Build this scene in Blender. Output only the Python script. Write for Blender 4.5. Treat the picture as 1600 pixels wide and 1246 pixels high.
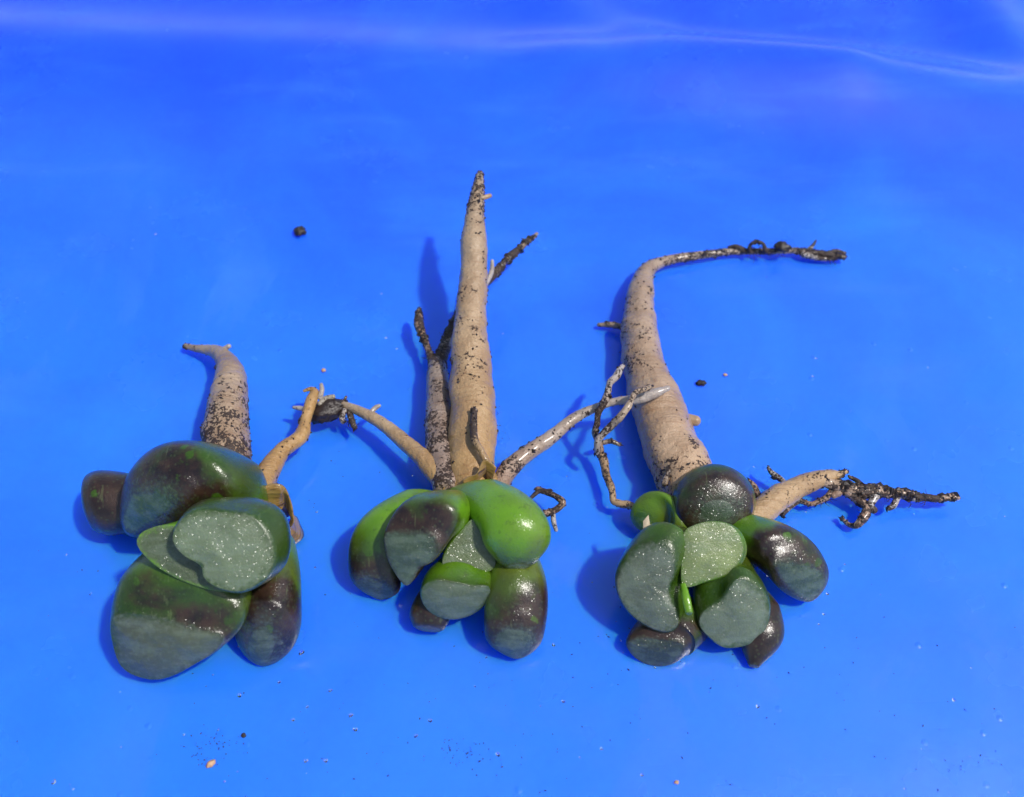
import bpy, math, random
import numpy as np
from mathutils import Vector, Matrix, noise

random.seed(7); np.random.seed(7)
for o in list(bpy.data.objects): bpy.data.objects.remove(o)
SC = bpy.context.scene
COL = SC.collection
R = math.radians
CM = 0.01                                    # everything below is measured in centimetres

# ------------------------------------------------------------------ camera
PITCH = 52.0; DIST = 25.0; LENS = 35.0
CAMP = Vector((0, -DIST*math.cos(R(PITCH)), DIST*math.sin(R(PITCH))))
cd = bpy.data.cameras.new('camera'); cam = bpy.data.objects.new('camera', cd); COL.objects.link(cam)
cam.location = CAMP*CM; cam.rotation_euler = (R(90-PITCH), 0, 0)
cd.lens = LENS; cd.sensor_width = 36; cd.clip_start = 0.005; cd.clip_end = 50
cd.dof.use_dof = True; cd.dof.focus_distance = 22.0*CM; cd.dof.aperture_fstop = 16
SC.camera = cam
# ------------------------------------------------------------------ world, sun, exposure
SUN_EL, SUN_AZ = 60.0, 110.0                  # azimuth clockwise from +Y (the far side): 90 = from the right
w = bpy.data.worlds.new('World'); SC.world = w; w.use_nodes = True
nt = w.node_tree; nt.nodes.clear()
sky = nt.nodes.new('ShaderNodeTexSky'); sky.sky_type = 'NISHITA'; sky.sun_disc = False
sky.dust_density = 1.5; sky.sun_elevation = R(SUN_EL); sky.sun_rotation = R(SUN_AZ)
bg = nt.nodes.new('ShaderNodeBackground'); bg.inputs[1].default_value = 0.14
wo = nt.nodes.new('ShaderNodeOutputWorld')
nt.links.new(sky.outputs[0], bg.inputs[0]); nt.links.new(bg.outputs[0], wo.inputs[0])
sl = bpy.data.lights.new('sun', 'SUN'); sl.energy = 3.6; sl.angle = R(3.0); sl.color = (1.0, 0.96, 0.9)
so = bpy.data.objects.new('sun', sl); COL.objects.link(so)
sd = Vector((math.sin(R(SUN_AZ))*math.cos(R(SUN_EL)), math.cos(R(SUN_AZ))*math.cos(R(SUN_EL)), math.sin(R(SUN_EL))))
so.rotation_euler = sd.to_track_quat('Z', 'Y').to_euler()
SC.view_settings.view_transform = 'Standard'; SC.view_settings.look = 'None'
SC.view_settings.exposure = -0.05; SC.view_settings.gamma = 1.0
SC.render.engine = 'CYCLES'
SC.render.resolution_x = 1024; SC.render.resolution_y = 797

# ------------------------------------------------------------------ where things stand: a point of the table seen at x, y in the photo
F = LENS/36*1600
cf = Vector((0, math.cos(R(PITCH)), -math.sin(R(PITCH)))); cu = Vector((0, math.sin(R(PITCH)), math.cos(R(PITCH)))); cr = Vector((1, 0, 0))
def ray(px, py): return (cf + cr*((px-800)/F) + cu*((623-py)/F))
def P(px, py, h=0.0):
    d = ray(px, py); return CAMP + d*((h-CAMP.z)/d.z)
def PL(px, py, c, n):
    d = ray(px, py); return CAMP + d*((c-CAMP).dot(n)/d.dot(n))
def wr(p, rpx): return rpx*(p-CAMP).dot(cf)/F

# ------------------------------------------------------------------ small helpers
def smooth(a, b, x):
    t = max(0.0, min(1.0, (x-a)/(b-a))); return t*t*(3-2*t)
def lerp(a, b, t): return a+(b-a)*t
def prof(tab, s):
    if s <= tab[0][0]: return tab[0][1]
    for (a, va), (b, vb) in zip(tab, tab[1:]):
        if s <= b: return lerp(va, vb, (s-a)/(b-a))
    return tab[-1][1]
def catmull(pts, n):
    pts = [np.array(p, float) for p in pts]
    e = [2*pts[0]-pts[1]]+pts+[2*pts[-1]-pts[-2]]
    seg = len(pts)-1; out = []
    for i in range(n+1):
        t = i/n*seg; k = min(int(t), seg-1); t -= k
        p0, p1, p2, p3 = e[k:k+4]
        out.append(0.5*((2*p1)+(-p0+p2)*t+(2*p0-5*p1+4*p2-p3)*t*t+(-p0+3*p1-3*p2+p3)*t**3))
    return out
def make(name, verts, faces, mat, parent=None, attrs=None, origin=None, smooth_=True):
    """one mesh object; verts in cm, world space; parents are unrotated empties or meshes"""
    org = Vector(origin) if origin is not None else (parent['org_v'] if False else None)
    base = Vector((0, 0, 0))
    p = parent
    while p is not None:
        base += p.location/CM; p = p.parent
    o_org = Vector(origin) if origin is not None else base
    me = bpy.data.meshes.new(name)
    V = (np.array([tuple(v) for v in verts], float)-np.array(o_org))*CM
    me.from_pydata(V.tolist(), [], faces); me.update()
    if smooth_: me.polygons.foreach_set('use_smooth', [True]*len(me.polygons))
    if attrs:
        for k, vals in attrs.items():
            a = me.color_attributes.new(k, 'FLOAT_COLOR', 'POINT')
            a.data.foreach_set('color', np.array([tuple(c)+(1,)*(4-len(c)) for c in vals], np.float32).ravel())
    me.materials.append(mat)
    o = bpy.data.objects.new(name, me); COL.objects.link(o)
    o.parent = parent; o.location = (o_org-base)*CM
    return o
def tag(o, label=None, cat=None, group=None, kind=None):
    for k, v in (('label', label), ('category', cat), ('group', group), ('kind', kind)):
        if v: o[k] = v
    return o
def empty(name, loc):
    o = bpy.data.objects.new(name, None); COL.objects.link(o); o.location = Vector(loc)*CM
    o.empty_display_size = .01
    return o
def fbm(v, sc, off=0.0, oct=3):
    return noise.fractal(Vector(v)*sc+Vector((off, off*1.7, -off)), 1.0, 2.0, oct)

# ------------------------------------------------------------------ materials
class NT:
    def __init__(s, name):
        s.m = bpy.data.materials.new(name); s.m.use_nodes = True; s.t = s.m.node_tree; s.t.nodes.clear()
        s.out = s.n('ShaderNodeOutputMaterial'); s.b = s.n('ShaderNodeBsdfPrincipled'); s.l(s.b.outputs[0], s.out.inputs[0])
        g = s.n('ShaderNodeNewGeometry'); s.pos = g.outputs['Position']
    def n(s, t, **k):
        x = s.t.nodes.new(t)
        for a, v in k.items(): setattr(x, a, v)
        return x
    def l(s, a, b): s.t.links.new(a, b)
    def put(s, sock, v):
        if hasattr(v, 'is_output') or isinstance(v, bpy.types.NodeSocket): s.l(v, sock)
        else:
            if hasattr(v, '__len__') and len(v) == 3 and sock.type == 'RGBA': v = tuple(v)+(1,)
            sock.default_value = v
    def noise(s, scale, detail=3, rough=.55, vec=None, dist=0):
        x = s.n('ShaderNodeTexNoise'); x.inputs['Scale'].default_value = scale; x.inputs['Detail'].default_value = detail
        x.inputs['Roughness'].default_value = rough; x.inputs['Distortion'].default_value = dist
        s.l(vec or s.pos, x.inputs['Vector']); return x.outputs['Fac']
    def vor(s, scale, feat='F1', vec=None, out='Distance'):
        x = s.n('ShaderNodeTexVoronoi', feature=feat); x.inputs['Scale'].default_value = scale
        s.l(vec or s.pos, x.inputs['Vector']); return x.outputs[out]
    def mapv(s, scale=(1, 1, 1), rot=(0, 0, 0), vec=None):
        x = s.n('ShaderNodeMapping'); x.inputs['Scale'].default_value = scale; x.inputs['Rotation'].default_value = rot
        s.l(vec or s.pos, x.inputs['Vector']); return x.outputs[0]
    def math(s, op, a, b=0.0, c=None):
        x = s.n('ShaderNodeMath', operation=op); s.put(x.inputs[0], a); s.put(x.inputs[1], b)
        if c is not None: s.put(x.inputs[2], c)
        return x.outputs[0]
    def ss(s, a, b, v, to=(0, 1)):
        x = s.n('ShaderNodeMapRange', interpolation_type='SMOOTHSTEP'); s.put(x.inputs[0], v)
        x.inputs[1].default_value = a; x.inputs[2].default_value = b; x.inputs[3].default_value = to[0]; x.inputs[4].default_value = to[1]
        return x.outputs[0]
    def mix(s, f, a, b, mode='MIX'):
        x = s.n('ShaderNodeMix', data_type='RGBA', blend_type=mode); s.put(x.inputs[0], f); s.put(x.inputs[6], a); s.put(x.inputs[7], b)
        return x.outputs[2]
    def attr(s, name):
        x = s.n('ShaderNodeAttribute', attribute_name=name); return x
    def sep(s, c):
        x = s.n('ShaderNodeSeparateColor'); s.l(c, x.inputs[0]); return x.outputs
    def bump(s, h, strength, dist, nrm=None):
        x = s.n('ShaderNodeBump'); s.put(x.inputs['Strength'], strength); x.inputs['Distance'].default_value = dist
        s.l(h, x.inputs['Height'])
        if nrm: s.l(nrm, x.inputs['Normal'])
        return x.outputs[0]
    def set(s, **k):
        for a, v in k.items(): s.put(s.b.inputs[a.replace('_', ' ')], v)

def mat_sheet():
    s = NT('blue_plastic')
    n1 = s.noise(7, 4); n2 = s.noise(40, 4)
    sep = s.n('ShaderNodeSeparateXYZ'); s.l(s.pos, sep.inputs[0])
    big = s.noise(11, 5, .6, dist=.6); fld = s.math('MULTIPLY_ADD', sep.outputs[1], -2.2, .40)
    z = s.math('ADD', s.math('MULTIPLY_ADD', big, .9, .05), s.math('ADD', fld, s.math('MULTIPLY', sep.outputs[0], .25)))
    c = s.mix(s.ss(.35, 1.15, z), (.006, .074, .88), (.026, .245, .95))  # view-dependent sheen painted into the base colour: lighter cyan towards the viewer
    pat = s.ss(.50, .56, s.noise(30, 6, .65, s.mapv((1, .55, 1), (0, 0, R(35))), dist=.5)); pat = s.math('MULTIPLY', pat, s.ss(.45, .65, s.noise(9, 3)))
    c = s.mix(s.math('MULTIPLY', pat, s.ss(.70, 1.0, z, (0, .75))), c, (.055, .25, .95))  # patchy wet film, its lavender sheen painted into the colour
    c = s.mix(s.math('MULTIPLY', s.ss(.35, .65, n1), .25), c, (.006, .10, .9))
    # dried water marks and faint wiping streaks
    v = s.mapv((14, 60, 1), (0, 0, R(-28)))
    st = s.ss(.5, .75, s.noise(1.0, 5, .6, v))
    c = s.mix(s.math('MULTIPLY', st, .34), c, (.05, .22, .9))
    sp = s.ss(.70, .80, s.noise(380, 3, .6)); sp = s.math('MULTIPLY', sp, s.ss(.5, .7, s.noise(16, 2)))
    c = s.mix(s.math('MULTIPLY', sp, .5), c, (.01, .03, .25))
    wet = s.ss(.42, .60, s.noise(11, 3, .5))
    s.set(Base_Color=c, Roughness=s.math('MULTIPLY_ADD', wet, -.15, .45), Specular_IOR_Level=.25)
    s.set(Coat_Weight=1.0, Coat_Roughness=s.ss(.3, .7, s.noise(26, 4, .6), (.13, .30)), Coat_IOR=1.6)
    s.set(Subsurface_Weight=1.0, Subsurface_Radius=(.06, .12, 1.0), Subsurface_Scale=.010)
    h = s.math('ADD', s.noise(30, 3, .5), s.math('MULTIPLY', n2, .3))
    pim = s.math('MULTIPLY', s.ss(.13, .02, s.vor(150)), s.ss(.44, .58, s.noise(17, 3))); pim = s.math('MULTIPLY', pim, s.ss(.62, .9, z))
    scr = s.ss(.62, .72, s.noise(1, 3, .55, s.mapv((40, 700, 1), (0, 0, R(62))))); scr2 = s.ss(.64, .74, s.noise(1, 3, .55, s.mapv((30, 600, 1), (0, 0, R(-35)))))
    h = s.math('ADD', h, s.math('MULTIPLY', s.math('ADD', scr, scr2), -.06))
    b1 = s.bump(h, .16, .0012)
    b2 = s.bump(pim, .4, .0006, b1); s.set(Normal=b2); return s.m

def mat_leaf():
    s = NT('leaf_skin')
    a = s.attr('prof'); ch = s.sep(a.outputs['Color']); purple, bright, win = ch[0], ch[1], ch[2]
    wt = s.attr('wtint').outputs['Color']
    n1 = s.noise(95, 4, .6, dist=.3); n2 = s.noise(260, 3, .6); n3 = s.noise(1100, 2, .6); n4 = s.noise(48, 3)
    g0 = s.mix(n2, (.012, .034, .002), (.030, .070, .004))
    g1 = s.mix(n2, (.095, .26, .006), (.18, .37, .016))
    g1 = s.mix(s.math('MULTIPLY', s.ss(.42, .62, s.noise(60, 2)), s.ss(1.0, .6, bright)), g1, (.10, .13, .012))
    bb = s.math('ADD', s.math('MULTIPLY_ADD', bright, 1.1, .08), s.math('MULTIPLY_ADD', n4, .9, -.45))
    green = s.mix(s.ss(0, 1, bb), g0, g1)
    pur = s.mix(s.ss(.3, .7, n2), (.014, .007, .005), (.044, .023, .013))
    pm = s.math('ADD', purple, s.math('ADD', s.math('MULTIPLY_ADD', n1, 1.9, -.95), s.math('MULTIPLY_ADD', n4, .9, -.45)))
    spot = s.ss(.32, .12, s.math('ADD', s.vor(240), s.math('MULTIPLY_ADD', n2, .9, -.45))); spot = s.math('MULTIPLY', spot, s.ss(.48, .58, s.noise(70, 2)))
    pm = s.math('SUBTRACT', pm, s.math('MULTIPLY_ADD', spot, .8, .10))
    skin = s.mix(s.ss(.22, .78, pm), green, pur)
    skin = s.mix(s.math('MULTIPLY', s.ss(.55, .7, s.noise(600, 4, .7)), .35), skin, (.010, .014, .006))
    # pale freckles in the skin
    fr = s.ss(.33, .12, s.vor(900)); fr = s.math('MULTIPLY', fr, .18)
    skin = s.mix(fr, skin, (.11, .17, .07))
    scr = s.ss(.66, .72, s.noise(1, 2, .5, s.mapv((900, 160, 300), (.3, 0, .4)))); skin = s.mix(s.math('MULTIPLY', scr, .16), skin, (.20, .26, .10))
    veins = s.ss(.46, .60, s.noise(1, 4, .6, s.mapv((130, 420, 420), (0, 0, .5))))
    wc = s.mix(s.ss(.3, .7, n4), (.72, .72, .74), (1.05, 1.05, 1.02))
    wc = s.mix(1.0, wc, wt, 'MULTIPLY')
    wc = s.mix(s.math('MULTIPLY', veins, .14), wc, (.30, .38, .30))
    wc = s.mix(s.math('MULTIPLY', s.ss(.54, .78, n2), .35), wc, (.04, .06, .035))
    wc = s.mix(s.math('MULTIPLY', s.ss(.45, .75, n3), .18), wc, (.22, .27, .20))
    wm = s.ss(.30, .72, s.math('ADD', win, s.math('ADD', s.math('MULTIPLY_ADD', n1, .5, -.25), s.math('MULTIPLY_ADD', n3, .5, -.25))))
    col = s.mix(wm, skin, wc)
    s.set(Base_Color=col, Roughness=s.math('MULTIPLY_ADD', wm, .10, .30), Specular_IOR_Level=.5)
    s.set(Coat_Weight=.6, Coat_Roughness=.16, Coat_IOR=1.4)
    s.b.subsurface_method = 'RANDOM_WALK'
    s.set(Subsurface_Weight=s.math('MULTIPLY_ADD', wm, .55, .18), Subsurface_Radius=(.7, 1.0, .5), Subsurface_Scale=.0022)
    amt = s.ss(.05, .60, win)
    cell = s.n('ShaderNodeTexVoronoi', feature='F1'); cell.inputs['Scale'].default_value = 5400; s.l(s.pos, cell.inputs['Vector'])
    g = s.n('ShaderNodeNewGeometry').outputs['Normal']
    vs = s.n('ShaderNodeVectorMath', operation='SUBTRACT'); s.l(cell.outputs['Color'], vs.inputs[0]); vs.inputs[1].default_value = (.5, .5, .5)
    vm = s.n('ShaderNodeVectorMath', operation='SCALE'); s.l(vs.outputs[0], vm.inputs[0]); s.l(s.math('MULTIPLY_ADD', amt, .56, .36), vm.inputs['Scale'])
    va = s.n('ShaderNodeVectorMath', operation='ADD'); s.l(g, va.inputs[0]); s.l(vm.outputs[0], va.inputs[1])
    vn = s.n('ShaderNodeVectorMath', operation='NORMALIZE'); s.l(va.outputs[0], vn.inputs[0])
    fine = s.noise(2100, 2, .6)
    b1 = s.bump(fine, s.math('MULTIPLY_ADD', amt, .15, .25), .00025)
    b2 = s.bump(n1, .10, .0006, b1)
    s.set(Normal=b2); s.l(s.bump(fine, .3, .0002, vn.outputs[0]), s.b.inputs['Coat Normal'])
    return s.m

def mat_root():
    s = NT('root_skin')
    t = s.attr('tint').outputs['Color']; a = s.sep(s.attr('dirt').outputs['Color'])
    n1 = s.noise(120, 4, .6); n2 = s.noise(520, 4, .65); n3 = s.noise(1500, 3, .65)
    c = s.mix(s.ss(.3, .7, n1), t, s.mix(1.0, t, (.72, .66, .60), 'MULTIPLY'))
    c = s.mix(s.ss(.58, .75, n2), c, s.mix(1.0, t, (.55, .45, .38), 'MULTIPLY'))
    ringc = s.ss(.56, .70, s.noise(1, 4, .65, s.mapv((90, 900, 90)), dist=.3)); c = s.mix(s.math('MULTIPLY', ringc, .45), c, s.mix(1.0, t, (.55, .40, .30), 'MULTIPLY'))
    d = s.math('ADD', s.math('MULTIPLY', n2, .30), s.math('ADD', s.math('MULTIPLY', n3, .70), s.math('MULTIPLY_ADD', s.noise(170, 3, .6), .6, -.3)))
    dm = s.ss(.60, .64, s.math('ADD', d, s.math('MULTIPLY_ADD', a[0], .46, -.13)))
    c = s.mix(dm, c, s.mix(n2, (.010, .006, .005), (.075, .042, .028)))
    s.set(Base_Color=c, Roughness=s.math('MULTIPLY_ADD', dm, .2, .36), Specular_IOR_Level=.5)
    s.set(Coat_Weight=s.math('MULTIPLY_ADD', dm, -.3, .35), Coat_Roughness=.18)
    s.set(Subsurface_Weight=.15, Subsurface_Radius=(1, .6, .35), Subsurface_Scale=.0008)
    ring = s.noise(1, 4, .65, s.mapv((90, 900, 90)), dist=.3)
    n2b = s.math('ADD', n2, s.math('MULTIPLY', ring, .9))
    h = s.math('ADD', s.math('MULTIPLY', n2b, .8), s.math('ADD', s.math('MULTIPLY', n3, .35), s.math('MULTIPLY', dm, .35)))
    s.set(Normal=s.bump(h, .9, .0007)); return s.m

def mat_soil():
    s = NT('soil'); n = s.noise(900, 4)
    s.set(Base_Color=s.mix(n, (.006, .004, .004), (.040, .023, .017)), Roughness=.45, Specular_IOR_Level=.6)
    s.set(Normal=s.bump(n, .7, .0005)); return s.m
def mat_grain():
    s = NT('pale_grain'); n = s.noise(700, 3)
    s.set(Base_Color=s.mix(n, (.42, .22, .10), (.62, .40, .26)), Roughness=.5); return s.m
def mat_dry():
    s = NT('dry_sheath_skin'); n = s.noise(260, 4); f = s.noise(1, 3, .6, s.mapv((300, 300, 1800)))
    c = s.mix(n, (.16, .085, .022), (.42, .26, .08)); c = s.mix(s.ss(.5, .7, f), c, (.08, .045, .02))
    s.set(Base_Color=c, Roughness=.3, Transmission_Weight=.08, Specular_IOR_Level=.6, Coat_Weight=.5, Coat_Roughness=.1)
    s.set(Normal=s.bump(f, .5, .0005)); return s.m
def mat_scar():
    s = NT('scar_skin'); n = s.noise(500, 4)
    s.set(Base_Color=s.mix(n, (.30, .22, .13), (.62, .52, .38)), Roughness=.6, Normal=s.bump(n, .7, .0006)); return s.m
def mat_water():
    s = NT('water'); s.set(Base_Color=(1, 1, 1), Roughness=.02, IOR=1.33, Transmission_Weight=1.0); return s.m
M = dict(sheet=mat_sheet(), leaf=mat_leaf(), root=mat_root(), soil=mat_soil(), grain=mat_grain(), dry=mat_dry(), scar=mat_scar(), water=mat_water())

# ------------------------------------------------------------------ the blue plastic sheet
def fold_lines():
    L = []
    def line(pts, amp, wid): L.append(([tuple(P(x, y))[:2] for x, y in pts], amp, wid))
    line([(-300, 62), (0, 72), (400, 92), (800, 118), (1100, 126), (1350, 136), (1900, 180)], .55, 2.05)
    line([(900, 110), (1250, 150), (1450, 178), (1600, 208), (1900, 270)], .36, 2.3)
    line([(600, -160), (860, 5), (960, 45), (1050, 82), (1300, 120)], .38, 1.5)
    line([(1380, -100), (1500, -10), (1580, 70), (1650, 140)], .38, 1.4)
    line([(980, 40), (1200, 52), (1420, 70), (1600, 120), (1900, 200)], -.28, 1.7)
    return L
FL = fold_lines()
def seg_d(px, py, pts):
    best = None
    for (ax, ay), (bx, by) in zip(pts, pts[1:]):
        dx, dy = bx-ax, by-ay; t = np.clip(((px-ax)*dx+(py-ay)*dy)/(dx*dx+dy*dy), 0, 1)
        d = np.hypot(px-ax-dx*t, py-ay-dy*t); best = d if best is None else np.minimum(best, d)
    return best
def sheet():
    xs = np.concatenate([np.linspace(-60, -22, 20)[:-1], np.linspace(-22, 22, 330), np.linspace(22, 60, 20)[1:]])
    ys = np.concatenate([np.linspace(-45, -10, 16)[:-1], np.linspace(-10, 28, 330), np.linspace(28, 75, 24)[1:]])
    X, Y = np.meshgrid(xs, ys); Z = np.zeros_like(X)
    for pts, amp, wid in FL:
        d = seg_d(X, Y, pts); Z += amp*np.exp(-(d/wid)**2)
    Z += 1.1*(np.clip((Y-15.5)/12, 0, 1)**1.6)
    Z += .03*np.sin(X*.35+Y*.22)*np.clip((Y-2)/10, 0, 1)
    nx = len(xs); verts = np.stack([X, Y, Z], -1).reshape(-1, 3)
    faces = [(j*nx+i, j*nx+i+1, (j+1)*nx+i+1, (j+1)*nx+i) for j in range(len(ys)-1) for i in range(nx-1)]
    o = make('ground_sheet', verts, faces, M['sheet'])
    tag(o, 'glossy bright blue plastic sheet spread flat under the plants with soft folds behind them', kind='structure')
sheet()

# ------------------------------------------------------------------ leaves
NS = 72
HS = [1.0]          # how high the leaves and roots of a plant stand above the sheet
def leaf(parent, C, spine, face, pur, bri, wt=(0.107, 0.152, 0.090), bf=.15, dome=.10, flat=.92, nr=44, seed=0.0, label=None, winlab=None, wstart=.97, lump=.075):
    """spine: (x, y, height, radius px, ...) ; face: dict(c=(x,y,h), n=normal, poly=[...]) or r=radius"""
    tx = lambda x, y: C(x, y)
    k = C(1, 0)[0]-C(0, 0)[0]
    N = Vector(face['n']).normalized()
    fc = P(*tx(*face['c'][:2]), face['c'][2]*HS[0])
    pts = [];
    for (x, y, h, r) in spine:
        p = P(*tx(x, y), h*HS[0]); pts.append([*p, wr(p, r*k)])
    # outline of the window in its own plane
    up = Vector((0, 0, 1)) if abs(N.z) < .9 else Vector((0, 1, 0))
    U = up.cross(N).normalized(); W = N.cross(U)
    th = np.linspace(0, 2*np.pi, NS, endpoint=False)
    if 'poly' in face:
        q = [PL(*tx(x, y), fc, N) for x, y in face['poly']]
        cx = sum(q, Vector())/len(q); fc = cx
        q2 = [((p-fc).dot(U), (p-fc).dot(W)) for p in q]
        # smooth closed curve through the traced points
        n = len(q2); dense = []
        for i in range(n):
            p0, p1, p2, p3 = [np.array(q2[(i+j) % n]) for j in (-1, 0, 1, 2)]
            for t in np.linspace(0, 1, 14, endpoint=False):
                dense.append(0.5*((2*p1)+(-p0+p2)*t+(2*p0-5*p1+4*p2-p3)*t*t+(-p0+3*p1-3*p2+p3)*t**3))
        dense = np.array(dense); ang = np.arctan2(dense[:, 1], dense[:, 0]) % (2*np.pi); rad = np.hypot(dense[:, 0], dense[:, 1])
        o = np.argsort(ang); ang, rad = ang[o], rad[o]
        rho = np.interp(th, np.concatenate([ang-2*np.pi, ang, ang+2*np.pi]), np.tile(rad, 3))
        rho = (np.roll(rho, 1)+2*rho+np.roll(rho, -1))/4
    else:
        rr = wr(fc, face['r']*k); fl = face.get('flat', .8)
        rho = rr/np.sqrt(np.cos(th)**2+(np.sin(th)/fl)**2)
    mr = float(rho.mean()); g = rho/mr
    rho_out = rho+bf*mr*1.0
    bev = bf*mr*.8
    end = fc-N*bev
    pts.append([*end, mr*(1+bf)])
    S = catmull(pts, nr)
    V = []; A = []; rings = []
    # frames
    prevU = None
    tang = []
    for i in range(nr+1):
        a = S[max(i-1, 0)][:3]; b = S[min(i+1, nr)][:3]; tang.append(Vector(b-a).normalized())
    Us = [None]*(nr+1); Ns = [None]*(nr+1)
    for i in range(nr, -1, -1):
        s = i/nr; t = tang[i]; nn = t.lerp(N, smooth(.35 if bf < .4 else .05, 1, s)); nn.normalize(); Ns[i] = nn
        u = U if i == nr else Us[i+1]
        u = (u-nn*u.dot(nn)).normalized(); Us[i] = u
    def prof3(s): return (prof(pur, s), prof(bri, s))
    def addring(cen, uu, ww, rh, s, w_, lumpy):
        idx = []
        for j in range(NS):
            p = cen+uu*(math.cos(th[j])*rh[j])+ww*(math.sin(th[j])*rh[j])
            if lumpy:
                d = (p-cen).normalized(); p = p+d*(noise.noise(p*.75+Vector((seed, 3*seed, 0)))*lump*mr*2)+d*(noise.noise(p*2.6+Vector((seed, 0, 0)))*lump*.35*mr)
            if p.z < .015: p.z = .015
            V.append(p); pu, br = prof3(s); A.append((pu, br, w_)); idx.append(len(V)-1)
        rings.append(idx)
    for i in range(nr+1):
        s = i/nr; cen = Vector(S[i][:3]); r = max(S[i][3], .03); u = Us[i]; ww = Ns[i].cross(u)
        wgt = smooth(.15, .97, s)
        ell = 1/np.sqrt(np.cos(th)**2+(np.sin(th)/flat)**2)
        shp = lerp(ell, (rho_out/(mr*(1+bf))), wgt)
        shp = shp*(1+(1-smooth(.7, 1, s))*(.035*np.cos(2*th+seed*2)+.022*np.cos(3*th+seed*5)+.012*np.cos(7*th+seed)))
        addring(cen, u, ww, shp*r, s*.93, smooth(.86, 1.0, s)*.20, True)
    # rounded shoulder down to the window edge; the lumps must fade, so shift later rings by the last ring's lump
    last = [V[i] for i in rings[-1]]
    plain = [end+U*(math.cos(th[j])*rho_out[j])+W*(math.sin(th[j])*rho_out[j]) for j in range(NS)]
    delta = [a-b for a, b in zip(last, plain)]
    for kx, ph in enumerate((18, 36, 54, 72)):
        f = ph/72; sc = 1-math.cos(R(ph)); sn = math.sin(R(ph))/math.sin(R(72))
        scn = sc/(1-math.cos(R(72)))
        idx = []
        for j in range(NS):
            rh = rho_out[j]-bf*mr*scn
            p = end+N*(bev*sn)+U*(math.cos(th[j])*rh)+W*(math.sin(th[j])*rh)+delta[j]*(1-f)
            if p.z < .015: p.z = .015
            V.append(p); pu, br = prof3(.93+.07*f); A.append((pu, br, .20+.30*f*1.0)); idx.append(len(V)-1)
        rings.append(idx)
    G = np.array([[tuple(V[i]) for i in rg_] for rg_ in rings]); nR = len(rings); lo = int(nR*.25)
    its = int(8+95*min(bf, 1.0))
    for _ in range(its):
        H = G.copy()
        H[lo:-1] = .34*G[lo:-1]+.24*(G[lo-1:-2]+G[lo+1:])+.09*(np.roll(G, 1, 1)[lo:-1]+np.roll(G, -1, 1)[lo:-1])
        G = H
    O = np.array([[tuple(V[i]) for i in rg_] for rg_ in rings])
    for a_ in range(nR):
        c0, c1 = O[a_].mean(0), G[a_].mean(0)
        m0 = np.linalg.norm(O[a_]-c0, axis=1).mean(); m1 = np.linalg.norm(G[a_]-c1, axis=1).mean()
        G[a_] = c1+(G[a_]-c1)*(1+.8*(m0/max(m1, 1e-6)-1))
    for _ in range(4):
        H = G.copy(); H[lo:-1] = .5*G[lo:-1]+.25*(G[lo-1:-2]+G[lo+1:]); G = H
    G[..., 2] = np.maximum(G[..., 2], .015)
    for a_, rg_ in enumerate(rings):
        for b_, i_ in enumerate(rg_): V[i_] = Vector(G[a_, b_])
    Fc = []
    for a, b in zip(rings, rings[1:]):
        for j in range(NS): j2 = (j+1) % NS; Fc.append((a[j], a[j2], b[j2], b[j]))
    V.append(Vector(S[0][:3])); A.append((*prof3(0), 0)); Fc += [(len(V)-1, rings[0][(j+1) % NS], rings[0][j]) for j in range(NS)]
    # closing cap just under the window
    V.append(fc-N*(.06*mr)); A.append((*prof3(1), .5)); Fc += [(len(V)-1, rings[-1][j], rings[-1][(j+1) % NS]) for j in range(NS)]
    wtc = [wt]*len(V)
    o = make('leaf', V, Fc, M['leaf'], parent, dict(prof=A, wtint=wtc), origin=S[0][:3])
    if label: o['label'] = label
    # the translucent window at the leaf end
    V2 = []; A2 = []; F2 = []; rg = []
    edge = [V[i].copy() for i in rings[-1]]
    NRW = 16
    for q in range(NRW):
        f = 1-q/NRW; idx = []
        for j in range(NS):
            p = fc+(edge[j]-fc)*f+N*(dome*mr*(1-f*f))
            if 0 < q: p += N*(noise.noise(p*2.2+Vector((seed+5, 0, 0)))*.05*mr*(1-f)**.3)+N*(noise.noise(p*6+Vector((seed, 0, 0)))*.010*mr)
            if p.z < .015: p.z = .015
            V2.append(p); pu, br = prof3(1); A2.append((pu, br, .50+.9*(1-f)*1.3)); idx.append(len(V2)-1)
        rg.append(idx)
    for a, b in zip(rg, rg[1:]):
        for j in range(NS): j2 = (j+1) % NS; F2.append((a[j], a[j2], b[j2], b[j]))
    V2.append(fc+N*dome*mr); A2.append((*prof3(1), 1.5)); F2 += [(len(V2)-1, rg[-1][j], rg[-1][(j+1) % NS]) for j in range(NS)]
    wo_ = make('leaf_window', V2, F2, M['leaf'], o, dict(prof=A2, wtint=[wt]*len(V2)), origin=fc)
    if winlab: wo_['label'] = winlab
    return o

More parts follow.
